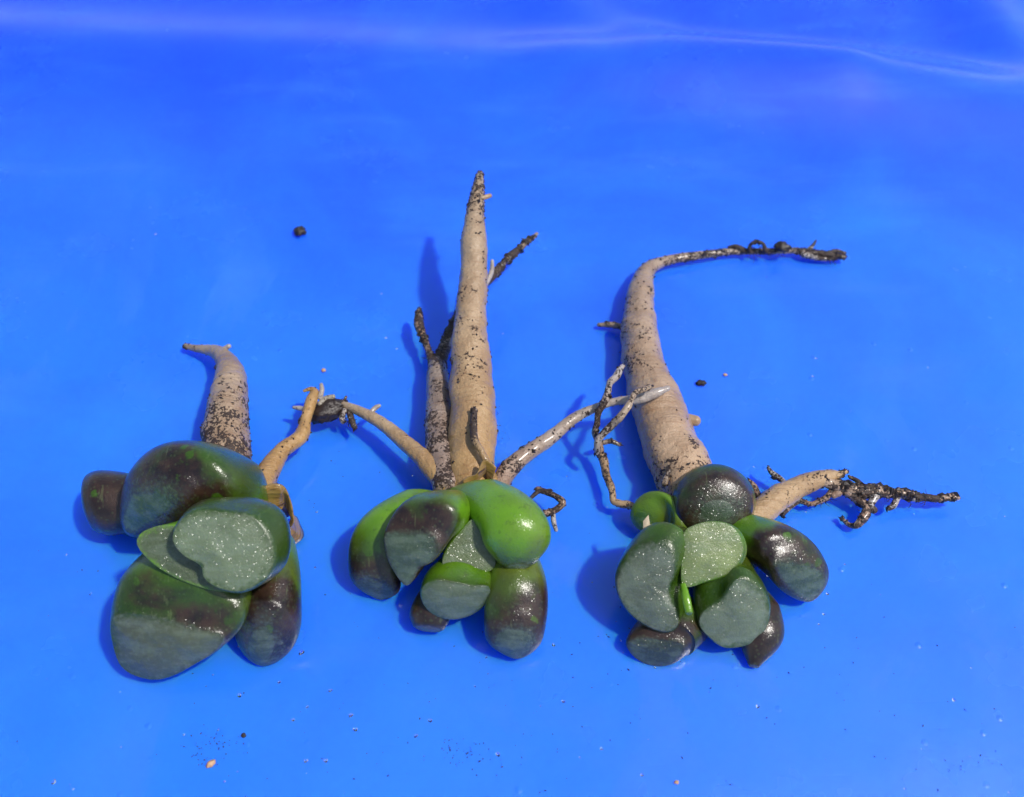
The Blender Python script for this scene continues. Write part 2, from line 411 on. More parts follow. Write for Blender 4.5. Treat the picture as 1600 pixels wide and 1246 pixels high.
# ------------------------------------------------------------------ roots
def tube(name, parent, pts, tint, dirt, nseg=24, step=.06, bumpy=.075, seed=0., crumbs=0, mat=None, wrinkle=.015, lab=None, crumb_r=(.014, .042), wig=0.0):
    """pts: (x, y, height, radius px) in photo pixels"""
    W = []
    for (x, y, h, r) in pts:
        p = P(x, y, h*HS[0]); W.append([*p, wr(p, r)])
    L = sum(np.linalg.norm(np.array(a[:3])-np.array(b[:3])) for a, b in zip(W, W[1:]))
    n = max(8, int(L/step)); S = catmull(W, n)
    rmax = max(w_[3] for w_ in W)
    V = []; T = []; D = []; rings = []; nrm = []
    tang = [Vector(S[min(i+1, n)][:3]-S[max(i-1, 0)][:3]).normalized() for i in range(n+1)]
    u = tang[0].orthogonal().normalized()
    caps = [(.0, .30), (.0, .62), (.0, .86)]
    ring_list = []
    r0 = S[0][3]; r1 = S[-1][3]
    for ph in (78, 52, 26): ring_list.append((0, -math.sin(R(ph))*r0*.8, math.cos(R(ph))))
    for i in range(n+1): ring_list.append((i, 0, 1))
    for ph in (26, 52, 78): ring_list.append((n, math.sin(R(ph))*r1*.8, math.cos(R(ph))))
    for (i, off, scl) in ring_list:
        t = tang[i]; u = (u-t*u.dot(t)).normalized(); v = t.cross(u); s = i/n
        cen = Vector(S[i][:3])+t*off
        if wig: cen += (u*noise.noise(cen*3.1+Vector((seed, 0, 9)))+v*noise.noise(cen*3.1+Vector((9, seed, 0))))*wig
        r = max(S[i][3], .012)
        r *= 1+.45*wrinkle*math.sin(i*step*22+2.5*noise.noise(cen*2+Vector((seed, 0, 0))))*1.0
        idx = []
        tc = prof(tint, s) if isinstance(tint[0], tuple) and isinstance(tint[0][1], np.ndarray) else tint
        dc = prof(dirt, s) if isinstance(dirt, list) else dirt
        dc = min(dc, .45)+max(dc-.45, 0)*.45
        for j in range(nseg):
            a = 2*math.pi*j/nseg; d = u*math.cos(a)+v*math.sin(a)
            q = cen+d*r
            e = noise.noise(q*1.6+Vector((seed, seed, 0)))*bumpy*r*1.4+noise.noise(q*(1.1/max(r, .08))+Vector((seed, 1, 2)))*bumpy*r+noise.noise(q*9)*.012*min(1, r*3)
            q = cen+d*(r*scl+e*scl)
            if q.z < .012: q.z = .012
            V.append(q); nrm.append(d); T.append(tuple(tc)); D.append((dc, 0, 0)); idx.append(len(V)-1)
        rings.append(idx)
    Fc = [(a[j], a[(j+1) % nseg], b[(j+1) % nseg], b[j]) for a, b in zip(rings, rings[1:]) for j in range(nseg)]
    Fc += [tuple(reversed(rings[0])), tuple(rings[-1])]
    o = make(name, V, Fc, mat or M['root'], parent, dict(tint=T, dirt=D), origin=S[0][:3])
    if lab: o['label'] = lab
    if crumbs:
        spots = []; rng = random.Random(int(seed*10)+3); tries = 0
        while len(spots) < crumbs and tries < crumbs*60:
            tries += 1; i = rng.randrange(len(V)); q = V[i]
            dd = D[i][0]
            if rng.random() > dd*1.3+.05 or noise.noise(q*2.1+Vector((seed, 4, 4)))+dd*.7 < rng.random()*.7: continue
            if q.z < .02: continue
            spots.append((q+nrm[i]*.006, nrm[i], rng.uniform(*crumb_r)*(1 if rng.random() > .1 else 1.8)))
        crumb_mesh('soil_crumbs', o if parent is not None else None, spots, M['soil'], rng)
    return o
OCT = [(1, 0, 0), (-1, 0, 0), (0, 1, 0), (0, -1, 0), (0, 0, 1), (0, 0, -1)]
OF = [(0, 2, 4), (2, 1, 4), (1, 3, 4), (3, 0, 4), (2, 0, 5), (1, 2, 5), (3, 1, 5), (0, 3, 5)]
def crumb_mesh(name, parent, spots, mat, rng, squash=.7):
    V = []; Fc = []
    for q, nn, r in spots:
        b = len(V); nn = Vector(nn); u = nn.orthogonal().normalized(); v = nn.cross(u); a = rng.uniform(0, 6.28)
        uu = u*math.cos(a)+v*math.sin(a); vv = nn.cross(uu); el = rng.uniform(.8, 1.9)
        for o in OCT:
            k = rng.uniform(.7, 1.25)
            V.append(Vector(q)+(uu*o[0]*el+vv*o[1]*.8+nn*o[2]*squash)*r*k)
        Fc += [tuple(b+i for i in f) for f in OF]
    o = make(name, V, Fc, mat, parent, smooth_=False)
    o['kind'] = 'stuff'; return o
def clod(name, px, py, rpx, mat, seed, lift=.7, asp=1.4, ang=0., parent=None, h=None, squash=.7):
    p = P(px, py, 0 if h is None else h*HS[0]); r = wr(p, rpx)
    import bmesh
    bm = bmesh.new(); bmesh.ops.create_icosphere(bm, subdivisions=3, radius=1)
    V = []
    for v in bm.verts:
        c = v.co; k = 1+.35*noise.noise(c*1.6+Vector((seed, 0, 0)))+.32*noise.noise(c*4.5+Vector((seed, 0, 0)))
        x, y, z = c.x*asp*k, c.y*k, c.z*squash*k
        q = Vector((p.x+(x*math.cos(ang)-y*math.sin(ang))*r, p.y+(x*math.sin(ang)+y*math.cos(ang))*r, p.z+(z+(lift if h is None else 0))*r))
        if q.z < .008: q.z = .008
        V.append(q)
    Fc = [tuple(v.index for v in f.verts) for f in bm.faces]; bm.free()
    return make(name, V, Fc, mat, parent, origin=(p.x, p.y, p.z))
def hairs(parent, spots, n, length, seed, name='root_hairs', rr=.009):
    """hair-fine side roots round the given points (x, y, height), length in px"""
    rng = random.Random(seed); V = []; Fc = []
    for _ in range(n):
        x, y, h = rng.choice(spots); p = P(x+rng.gauss(0, 4), y+rng.gauss(0, 4), h*HS[0]); L = wr(p, length)*rng.uniform(.4, 1.3)
        d = Vector((rng.gauss(0, 1), rng.gauss(0, 1), rng.gauss(-.1, .5))).normalized(); b = len(V); K = 6
        u = d.orthogonal().normalized()
        for k in range(K+1):
            d = (d+Vector((rng.gauss(0, .35), rng.gauss(0, .35), rng.gauss(-.1, .3)))).normalized(); u = (u-d*u.dot(d)).normalized(); w_ = d.cross(u)
            r_ = rr*(1-.7*k/K)*rng.uniform(.8, 1.3)
            for j in range(4):
                a = j*math.pi/2; q = p+(u*math.cos(a)+w_*math.sin(a))*r_; q.z = max(q.z, .006); V.append(q)
            p = p+d*L/K; p.z = max(p.z, .012)
        for k in range(K):
            for j in range(4): Fc.append((b+k*4+j, b+k*4+(j+1) % 4, b+(k+1)*4+(j+1) % 4, b+(k+1)*4+j))
    o = make(name, V, Fc, M['soil'], parent); o['kind'] = 'stuff'; return o
def ribbon(name, parent, path, mat, thick=.02, nv=8, curl=.25, seed=0, n=40, lab=None):
    """a thin curled band standing on its path: (x, y, height of lower edge, band width cm)"""
    W = [[*P(x, y, h*HS[0]), wd] for x, y, h, wd in path]; S = catmull(W, n)
    G = [[None]*(nv+1) for _ in range(n+1)]
    for i in range(n+1):
        t = Vector(S[min(i+1, n)][:3]-S[max(i-1, 0)][:3]).normalized(); side = Vector((t.y, -t.x, 0)).normalized()
        for j in range(nv+1):
            f = j/nv; q = Vector(S[i][:3])+Vector((0, 0, 1))*S[i][3]*f+side*(curl*S[i][3]*math.sin(f*math.pi))
            q += side*noise.noise(q*3+Vector((seed, 0, 0)))*.10; q.z += noise.noise(q*2.5+Vector((0, seed, 0)))*.08
            q.z = max(q.z, .02); G[i][j] = (q, side)
    V = []; Fc = []
    for sgn in (1, -1):
        for i in range(n+1):
            for j in range(nv+1): V.append(G[i][j][0]+G[i][j][1]*thick*.5*sgn)
    m = nv+1; off = (n+1)*m
    for i in range(n):
        for j in range(nv):
            a = i*m+j; Fc += [(a, a+1, a+1+m, a+m), (off+a, off+a+m, off+a+m+1, off+a+1)]
    for i in range(n):
        for j in (0, nv): a = i*m+j; Fc.append((a, a+m, off+a+m, off+a) if j == 0 else (a, off+a, off+a+m, a+m))
    for j in range(nv):
        for i in (0, n): a = i*m+j; Fc.append((a, off+a, off+a+1, a+1) if i == 0 else (a, a+1, off+a+1, off+a))
    o = make(name, V, Fc, mat, parent)
    if lab: o['label'] = lab
    return o

TAN = (.46, .32, .19); YEL = (.48, .29, .11); GREY = (.28, .21, .15); WHITE = (.46, .42, .40); PINK = (.35, .23, .16)
WG = (.115, .17, .13)
def grad(a, b, m=None):
    if m is None: return [(0, np.array(a)), (1, np.array(b))]
    return [(0, np.array(a)), (.5, np.array(m)), (1, np.array(b))]

# ================================================================== plant 1 (left)
HS[0] = .85
C1 = lambda x, y: (80+x/2.898, 660+y/2.898)
p1 = empty('succulent_plant', P(370, 800, 0))
tag(p1, 'leftmost uprooted succulent, broad dark purple-green leaves, short hooked grey root and yellow root', 'succulent', 'uprooted succulents on the blue sheet')
cw = clod('crown', 345, 800, 62, M['leaf'], 3.0, asp=1.25, parent=p1, h=0.90, squash=.8); cw.data.color_attributes.new('prof', 'FLOAT_COLOR', 'POINT').data.foreach_set('color', [0, .35, 0, 1]*len(cw.data.vertices)); cw.data.color_attributes.new('wtint', 'FLOAT_COLOR', 'POINT')
leaf(p1, C1, [(620, 400, 1.1, 90), (420, 365, 1.0, 125), (250, 368, .95, 150)], dict(c=(165, 372, .85), n=(-.95, -.25, -.05), r=85, flat=.9),
     [(0, .5), (.4, .95), (.8, 1.2), (1, .9)], [(0, .2), (1, .0)], bf=.75, seed=1.1, label='dark purple leaf lying sideways at the far left', lump=.045)
leaf(p1, C1, [(900, 400, 1.1, 115), (790, 300, 1.9, 205), (600, 290, 2.45, 258)], dict(c=(425, 410, 2.3), n=(-.35, -.82, .42), poly=[(375, 325), (440, 318), (510, 322), (550, 385), (480, 435), (410, 478), (350, 505), (325, 440), (345, 380)]),
     [(0, .0), (.25, .0), (.45, .38), (.7, .72), (1, .9)], [(0, 0.48), (0.3, 0.28), (0.6, 0.16), (1, 0.04)], wt=(.045, .095, .022), bf=1.05, seed=2.3, label='big domed purple-brown leaf arching over the top', lump=.045)
leaf(p1, C1, [(960, 500, 1.5, 100), (890, 520, 2.3, 190), (850, 540, 2.8, 225)], dict(c=(790, 590, 3.35), n=(.03, -.62, .78), poly=[(552, 505), (600, 440), (700, 405), (820, 418), (915, 435), (980, 520), (1000, 620), (985, 690), (920, 738), (850, 765), (760, 750), (692, 705), (680, 650), (610, 610), (560, 560)]),
     [(0, 0), (1, .3)], [(0, 0.44), (0.6, 0.16), (1, 0.04)], wt=(.145, .19, .105), bf=.10, dome=.07, seed=3.2, label='innermost leaf with a heart shaped grey window')
leaf(p1, C1, [(860, 560, 1.6, 110), (720, 600, 2.3, 170)], dict(c=(600, 620, 2.8), n=(-.05, -.45, .88), poly=[(385, 550), (425, 490), (560, 470), (740, 540), (880, 690), (850, 768), (700, 752), (560, 700), (455, 632)]),
     [(0, 0), (1, 0)], [(0, 1.1), (1, 1.1)], wt=(0.082, 0.112, 0.053), bf=.07, dome=.02, seed=4.2)
leaf(p1, C1, [(760, 620, .9, 200), (660, 700, 1.3, 255), (598, 830, 1.5, 265)], dict(c=(530, 1010, 1.3), n=(-.1, -.86, .5), poly=[(272, 905), (330, 868), (450, 880), (560, 908), (690, 948), (785, 955), (745, 1030), (620, 1110), (500, 1162), (420, 1160), (330, 1120), (288, 1040)]),
     [(0, 0), (.35, 0), (.7, .35), (.9, .7), (1, .6)], [(0, 0.68), (0.4, 0.52), (0.6, 0.2), (1, -0.04)], wt=(.095, .115, .065), bf=.10, flat=.8, dome=.12, seed=5.7, label='broadest front leaf with a wide grey window')
leaf(p1, C1, [(925, 430, 1.2, 70), (1020, 620, 1.3, 105), (1010, 800, 1.2, 138)], dict(c=(945, 1015, .8), n=(-.1, -.9, .38), poly=[(925, 930), (995, 930), (1010, 1000), (990, 1065), (950, 1095), (905, 1065), (890, 1000)]),
     [(0, 0), (.4, .15), (.6, .6), (.85, .75), (1, .9)], [(0, 0.64), (0.5, 0.44), (1, 0.2)], wt=(0.041, 0.060, 0.040), bf=1.35, dome=.2, seed=6.4, label='plump lower right leaf, bright green at its base', lump=.045)
r = tube('root', p1, [(290, 541, .25, 4), (308, 545, .35, 6), (335, 549, .6, 10), (352, 562, .85, 15), (360, 590, 1.1, 24), (356, 630, 1.2, 31), (353, 680, 1.2, 35), (357, 740, 1.2, 35), (365, 790, 1.3, 32)],
     grad((.36, .27, .20), (.43, .30, .19)), [(0, .35), (.3, .02), (.5, .12), (.7, .55), (1, .75)], seed=1.5, crumbs=260, lab='short thick grey-brown root with a hooked tip')
tube('rootlet', r, [(350, 545, .9, 4), (358, 541, 1.0, 4)], WHITE, .2, nseg=10, seed=.3)
r = tube('root', p1, [(492, 613, .9, 7), (486, 628, .95, 9), (478, 655, .9, 9), (470, 682, .9, 12), (440, 706, 1.0, 13), (418, 738, 1.1, 18), (400, 775, 1.3, 22), (385, 800, 1.3, 24)],
     YEL, [(0, .25), (.5, .2), (1, .15)], seed=2.5, crumbs=40, lab='slim yellow-brown root bending up to the right')
tube('rootlet', r, [(494, 614, .95, 5), (487, 608, 1.0, 4), (475, 611, 1.0, 2.5)], YEL, .4, nseg=12, seed=.5)
tube('rootlet', r, [(500, 622, .9, 4), (503, 610, 1.0, 4), (502, 601, 1.05, 3)], WHITE, .3, nseg=12, seed=.7)
tube('rootlet', r, [(478, 640, .9, 4), (468, 638, .85, 4), (459, 637, .8, 3)], WHITE, .2, nseg=12, seed=.9)
tube('rootlet', r, [(500, 632, .8, 5), (508, 624, .85, 5), (521, 620, .9, 4)], (.40, .37, .31), .3, nseg=12, seed=1.2)
tube('rootlet', r, [(425, 755, .9, 5), (434, 762, .8, 5), (438, 768, .6, 3)], GREY, .9, nseg=12, seed=1.9, crumbs=14)
ribbon('dry_sheath', p1, [(398, 808, .5, 1.2), (416, 812, .35, 1.35), (438, 812, .3, 1.4), (458, 808, .3, 1.35), (467, 820, .2, 1.2), (468, 840, .15, .9), (458, 850, .1, .6)], M['dry'], curl=.12, nv=12, thick=.035, seed=2, lab='curled translucent brown dead leaf base')
ribbon('dry_sheath', p1, [(424, 850, .2, .5), (438, 838, .3, .8), (452, 824, .35, .9)], M['dry'], curl=-.25, seed=5)

# ================================================================== plant 2 (middle)
HS[0] = .72
C2 = lambda x, y: (520+x/3.666, 720+y/3.666)
p2 = empty('succulent_plant', P(735, 800, 0))
tag(p2, 'middle uprooted succulent with the bright lime green arching leaf and the tall straight root', 'succulent', 'uprooted succulents on the blue sheet')
cw = clod('crown', 735, 815, 62, M['leaf'], 5.0, asp=1.25, parent=p2, h=0.70, squash=.8); cw.data.color_attributes.new('prof', 'FLOAT_COLOR', 'POINT').data.foreach_set('color', [0, .35, 0, 1]*len(cw.data.vertices)); cw.data.color_attributes.new('wtint', 'FLOAT_COLOR', 'POINT')
leaf(p2, C2, [(650, 280, 1.1, 90), (480, 300, 1.5, 145), (300, 410, 1.5, 170), (225, 550, 1.2, 155)], dict(c=(235, 700, .9), n=(-.15, -.97, .15), poly=[(140, 690), (210, 672), (290, 705), (350, 765), (275, 798), (190, 762), (140, 725)]),
     [(0, 0), (.4, .05), (.6, .45), (.8, .8), (1, .9)], [(0, 0.83), (0.35, 0.64), (0.6, 0.45), (1, 0.07)], wt=(.050, .062, .025), bf=.55, seed=7.1, label='outer left leaf, lime at the base and purple at the end', lump=.045)
leaf(p2, C2, [(740, 280, 1.5, 90), (670, 300, 2.2, 145), (560, 360, 2.6, 188)], dict(c=(450, 540, 2.4), n=(-.2, -.76, .62), poly=[(300, 425), (360, 415), (440, 420), (530, 412), (595, 465), (598, 535), (550, 590), (490, 615), (468, 670), (420, 720), (355, 640), (312, 545)]),
     [(0, 0), (.35, 0), (.65, .5), (.9, .85), (1, .9)], [(0, 0.83), (0.45, 0.69), (0.7, 0.21), (1, 0.02)], wt=(.060, .095, .052), bf=.14, seed=8.1, label='inner left leaf with a dark green window')
leaf(p2, C2, [(700, 230, 1.3, 85), (840, 225, 2.1, 125), (990, 270, 2.6, 170), (1060, 370, 2.7, 188), (1062, 480, 2.6, 178)], dict(c=(1058, 610, 2.2), n=(.03, -.95, -.05), r=62, flat=.6),
     [(0, 0), (.75, .02), (.9, .32), (1, .6)], [(0, 0.88), (0.75, 0.78), (0.9, 0.45), (1, 0.26)], wt=(0.082, 0.136, 0.068), bf=1.25, seed=9.4, label='large bright lime green leaf arching over to the right', lump=.045)
leaf(p2, C2, [(780, 330, 1.1, 70), (785, 400, 1.6, 105)], dict(c=(790, 500, 2.15), n=(0, -.5, .86), poly=[(820, 330), (900, 470), (930, 600), (850, 640), (650, 620), (640, 540), (730, 410)]),
     [(0, 0), (1, .1)], [(0, 0.64), (1, 0.35)], wt=(0.115, 0.152, 0.062), bf=.05, dome=.04, seed=10.1)
leaf(p2, C2, [(760, 540, .6, 100), (738, 640, 1.1, 150), (722, 700, 1.4, 178)], dict(c=(700, 800, 1.5), n=(-.05, -.87, .48), poly=[(520, 720), (590, 690), (700, 698), (800, 718), (885, 712), (900, 765), (850, 840), (750, 898), (650, 908), (560, 870), (512, 800)]),
     [(0, 0), (.7, .1), (.95, .4), (1, .5)], [(0, 0.73), (0.6, 0.35), (1, 0.16)], wt=(.105, .140, .080), bf=.08, dome=.12, seed=11.6, label='front centre leaf with an oval grey window')
leaf(p2, C2, [(620, 700, .7, 70), (580, 800, .75, 100), (555, 890, .6, 108)], dict(c=(548, 965, .5), n=(-.1, -.97, -.1), r=75, flat=.7),
     [(0, .5), (.5, 1.3), (1, 1.5)], [(0, 0.16), (1, -0.12)], wt=(0.082, 0.040, 0.028), bf=.35, seed=12.2, label='small reddish purple leaf below the cluster', lump=.02)
leaf(p2, C2, [(920, 450, 1.0, 110), (1050, 620, 1.3, 160), (1048, 820, 1.3, 185)], dict(c=(1035, 1045, .9), n=(0, -.92, .36), poly=[(935, 1005), (1000, 965), (1085, 968), (1138, 1010), (1140, 1075), (1060, 1135), (980, 1105), (925, 1060)]),
     [(0, 0), (.4, .05), (.6, .55), (.85, .8), (1, .9)], [(0, 0.83), (0.4, 0.69), (0.6, 0.35), (1, 0.12)], wt=(0.041, 0.064, 0.053), bf=.55, dome=.18, seed=13.5, label='lower right leaf, purple with a shiny streak', lump=.045)
r = tube('root', p2, [(750, 272, 3.9, 5), (747, 295, 3.8, 10), (743, 330, 3.55, 14.5), (741, 380, 3.15, 20), (740, 440, 2.65, 22), (735, 500, 2.25, 25), (735, 560, 1.85, 31), (738, 620, 1.6, 35), (739, 680, 1.4, 37), (736, 730, 1.25, 36), (735, 790, 1.1, 32)],
     grad((.42, .32, .22), YEL, TAN), [(0, .45), (.15, .5), (.3, .22), (.5, .28), (.6, .3), (.8, .05), (1, .05)], seed=3.5, nseg=32, crumbs=300, wrinkle=.02, lab='tall straight tan root pointing away')
tube('rootlet', r, [(753, 310, 3.75, 4.5), (766, 306, 3.75, 3.5)], TAN, .2, nseg=12, seed=.3)
tube('rootlet', r, [(757, 446, 2.4, 5), (778, 422, 2.2, 7), (788, 410, 2.1, 5), (797, 402, 2.0, 7), (815, 386, 1.9, 5), (824, 377, 1.9, 5), (832, 372, 1.9, 4), (839, 365, 1.9, 2.5)], GREY, [(0, 1.0), (.8, 1.1), (1, .1)], nseg=16, seed=4.1, crumbs=110, crumb_r=(.02, .055), lab='soil coated side rootlet with a pale tip', wrinkle=.1)
tube('rootlet', r, [(758, 448, 2.5, 3), (768, 425, 2.5, 4), (769, 408, 2.5, 3)], WHITE, .1, nseg=12, seed=4.4)
tube('rootlet', r, [(741, 641, 2.4, 5), (740, 665, 2.35, 6), (742, 688, 2.3, 6), (752, 705, 2.25, 5), (762, 728, 2.0, 7), (770, 750, 1.6, 9)], grad(GREY, (.40, .24, .08)), [(0, 1.0), (.4, .8), (.55, .1), (1, 0)], nseg=14, seed=4.6, crumbs=20)
r = tube('root', p2, [(682, 568, .9, 13), (684, 590, .95, 18), (687, 640, 1.0, 22), (689, 700, 1.1, 26), (700, 760, 1.2, 26)],
     grad((.30, .24, .20), (.32, .23, .18)), [(0, .8), (.3, .35), (1, .55)], seed=5.5, crumbs=110, lab='shorter grey forked root beside the tall one')
tube('rootlet', r, [(678, 575, .9, 9), (671, 552, .9, 6), (663, 530, .9, 5), (655, 508, .95, 8), (654, 486, 1.0, 4)], PINK, [(0, 1.0), (1, .8)], nseg=16, seed=5.9, crumbs=90, crumb_r=(.02, .055), wrinkle=.12)
tube('rootlet', r, [(684, 572, .9, 11), (693, 548, .9, 10), (702, 522, .9, 8), (713, 498, .95, 7), (728, 470, .95, 4)], GREY, .95, nseg=16, seed=6.2, crumbs=120, crumb_r=(.02, .055), wrinkle=.12)
hairs(r, [(671, 552, .9), (656, 505, .95), (693, 548, .9), (702, 522, .9), (713, 498, .95)], 60, 12, 12)
r = tube('root', p2, [(532, 630, .9, 5), (560, 642, 1.0, 8), (600, 664, 1.1, 10), (640, 698, 1.2, 13), (672, 728, 1.3, 16), (700, 760, 1.3, 18)],
     grad((.45, .36, .26), YEL), [(0, .3), (.3, .02), (1, .12)], seed=6.5, crumbs=18, lab='slim tan root reaching left to the neighbouring plant')
tube('rootlet', r, [(578, 647, 1.0, 4), (586, 638, 1.05, 4), (593, 634, 1.1, 3)], WHITE, .3, nseg=12, seed=6.9)
tube('rootlet', r, [(538, 642, .9, 5), (534, 652, .8, 5), (536, 660, .7, 4)], WHITE, .5, nseg=12, seed=7.2)
tube('rootlet', r, [(545, 640, .9, 5), (549, 655, .8, 5), (554, 668, .7, 4)], WHITE, .85, nseg=12, seed=7.4, crumbs=16)
tube('rootlet', r, [(532, 632, .95, 3), (538, 626, 1.0, 2.5), (541, 620, 1.05, 2)], PINK, .9, nseg=10, seed=7.5)
cl = clod('soil_lump', 512, 641, 17, M['soil'], 3.3, asp=1.7, ang=.42, parent=r, h=.8)
hairs(r, [(500, 645, .8), (515, 638, .9), (528, 634, .9), (540, 650, .8), (550, 660, .7)], 40, 16, 8)
cl = clod('soil_lump', 500, 648, 14, M['soil'], 8.3, asp=1.3, ang=.5, parent=r, h=.7)
cl = clod('soil_lump', 522, 632, 10, M['soil'], 5.1, asp=1.5, ang=.1, parent=r, h=.95)
r = tube('root', p2, [(1044, 607, 2.1, 4), (1020, 616, 2.0, 8), (995, 624, 1.9, 8), (960, 628, 1.7, 6), (925, 640, 1.6, 7), (895, 655, 1.5, 9), (860, 685, 1.4, 11), (825, 708, 1.3, 12), (795, 735, 1.2, 15), (775, 770, 1.2, 16)],
     grad(WHITE, PINK, (.44, .37, .31)), [(0, .0), (.3, .1), (.5, .35), (.7, .2), (.85, .5), (1, .5)], seed=7.5, crumbs=60, lab='long thin pale root reaching right across the neighbouring root')
r = tube('root', p2, [(840, 765, .8, 5), (856, 769, .9, 4), (872, 778, 1.0, 5), (879, 786, 1.0, 5.5), (870, 796, .9, 5), (855, 802, .8, 6), (835, 806, .8, 6)], PINK, .6, nseg=14, seed=8.2, crumbs=30, lab='short dark curled root behind the lime green leaf', wrinkle=.08)
tube('rootlet', r, [(864, 797, .8, 4), (865, 815, .6, 4), (869, 829, .4, 3)], WHITE, .4, nseg=12, seed=8.7)
tube('rootlet', r, [(868, 776, .9, 4), (856, 770, .9, 5), (842, 768, .85, 4), (828, 780, .8, 3)], GREY, 1.0, nseg=12, seed=8.9, crumbs=12)
ribbon('dry_sheath', p2, [(725, 765, 1.6, .25), (745, 750, 1.8, .35), (760, 735, 1.9, .45), (775, 752, 1.6, .5)], M['dry'], curl=.25, seed=3)

# ================================================================== plant 3 (right)
HS[0] = .53
C3 = lambda x, y: (930+x/3.279, 700+y/3.279)
p3 = empty('succulent_plant', P(1110, 850, 0))
tag(p3, 'rightmost uprooted succulent with the palest centre window and a long root curling right', 'succulent', 'uprooted succulents on the blue sheet')
cw = clod('crown', 1112, 845, 62, M['leaf'], 8.0, asp=1.25, parent=p3, h=0.70, squash=.8); cw.data.color_attributes.new('prof', 'FLOAT_COLOR', 'POINT').data.foreach_set('color', [0, .35, 0, 1]*len(cw.data.vertices)); cw.data.color_attributes.new('wtint', 'FLOAT_COLOR', 'POINT')
leaf(p3, C3, [(600, 350, .9, 160), (605, 290, 1.5, 205), (610, 270, 2.1, 218)], dict(c=(615, 325, 2.8), n=(0, -.74, .67), poly=[(560, 280), (640, 262), (700, 290), (705, 340), (650, 380), (570, 378), (535, 335)]),
     [(0, .0), (.4, .0), (.62, .35), (.85, .75), (1, .9)], [(0, 0.52), (0.5, 0.2), (1, -0.04)], wt=(0.049, 0.080, 0.043), bf=1.7, flat=.82, dome=.15, seed=14.1, label='domed purple leaf at the top of the rosette', lump=.08)
leaf(p3, C3, [(500, 430, 1.2, 85), (400, 350, 1.6, 105), (310, 325, 1.5, 118)], dict(c=(245, 370, 1.3), n=(-.5, -.65, .55), r=50, flat=.9),
     [(0, 0), (1, .05)], [(0, 0.6), (0.6, 0.6), (1, 0.52)], wt=(0.049, 0.144, 0.012), bf=1.0, seed=15.1, label='small bright green leaf with a pale scar', lump=.13)
leaf(p3, C3, [(700, 440, 1.2, 100), (830, 460, 1.8, 135), (970, 540, 2.0, 165)], dict(c=(1070, 690, 1.6), n=(.22, -.83, .45), poly=[(925, 605), (1000, 590), (1090, 600), (1165, 640), (1172, 710), (1110, 785), (1050, 765), (980, 700)]),
     [(0, 0), (.35, .1), (.55, .6), (.8, .85), (1, .95)], [(0, 0.6), (0.4, 0.36), (1, 0.12)], wt=(0.041, 0.072, 0.037), bf=.42, seed=16.5, label='dark outer right leaf with freckled green window', lump=.045)
leaf(p3, C3, [(540, 560, 1.2, 100), (430, 540, 1.9, 150), (350, 600, 2.25, 195)], dict(c=(280, 730, 2.55), n=(-.25, -.66, .72), poly=[(150, 600), (210, 530), (290, 495), (370, 505), (405, 570), (400, 650), (372, 730), (395, 800), (430, 890), (370, 940), (285, 918), (195, 860), (135, 780), (115, 690)]),
     [(0, 0), (.6, .1), (1, .5)], [(0, 0.52), (0.6, 0.28), (1, 0.04)], wt=(.135, .165, .108), bf=.10, dome=.12, seed=17.6, label='left leaf with a long sparkling grey window')
leaf(p3, C3, [(640, 480, 1.2, 100), (610, 540, 2.6, 150)], dict(c=(600, 540, 3.3), n=(0, -.58, .81), poly=[(455, 435), (510, 398), (600, 380), (690, 398), (742, 460), (748, 550), (700, 625), (640, 660), (560, 685), (480, 715), (442, 690), (446, 560)]),
     [(0, 0), (1, .05)], [(0, 0.52), (1, 0.36)], wt=(0.221, 0.280, 0.099), bf=.04, dome=.08, seed=18.4, label='centre leaf with the palest green window')
leaf(p3, C3, [(660, 600, 1.0, 140), (670, 690, 1.5, 175), (690, 770, 1.7, 188)], dict(c=(710, 860, 1.9), n=(.05, -.78, .62), poly=[(640, 795), (680, 740), (710, 685), (760, 672), (830, 715), (885, 790), (885, 880), (850, 960), (770, 1012), (660, 1022), (600, 980), (545, 925), (538, 870), (580, 822)]),
     [(0, 0), (1, .2)], [(0, 0.52), (0.5, 0.2), (1, 0.0)], wt=(.140, .180, .112), bf=.08, dome=.10, seed=19.3, label='front centre leaf with a notched blue-grey window')
leaf(p3, C3, [(560, 830, .5, 90), (460, 905, .7, 125), (370, 955, .75, 145)], dict(c=(300, 1040, .7), n=(-.2, -.88, .4), poly=[(165, 1000), (250, 978), (340, 985), (440, 1005), (445, 1050), (375, 1110), (280, 1115), (200, 1070)]),
     [(0, .1), (.5, .7), (1, .85)], [(0, 0.28), (1, -0.04)], wt=(0.041, 0.056, 0.034), bf=.18, seed=20.5, label='low left leaf tucked under the rosette')
leaf(p3, C3, [(790, 760, .7, 90), (850, 870, .75, 110), (845, 980, .6, 105)], dict(c=(812, 1120, .3), n=(-.2, -.96, -.05), r=26, flat=.8),
     [(0, .4), (.4, 1.3), (1, 1.5)], [(0, 0.2), (1, -0.12)], wt=(0.082, 0.048, 0.025), bf=.5, seed=21.4, flat=.75, label='pointed brown leaf at the bottom', lump=.02)
leaf(p3, C3, [(450, 700, 2.7, 14), (466, 770, 2.8, 20)], dict(c=(482, 850, 2.6), n=(0, -.9, .3), r=14), [(0, 0), (1, 0)], [(0, 1.0), (1, .8)], wt=(0.082, 0.160, 0.019), bf=.4, seed=22, label='thin yellow-green edge of a new leaf')
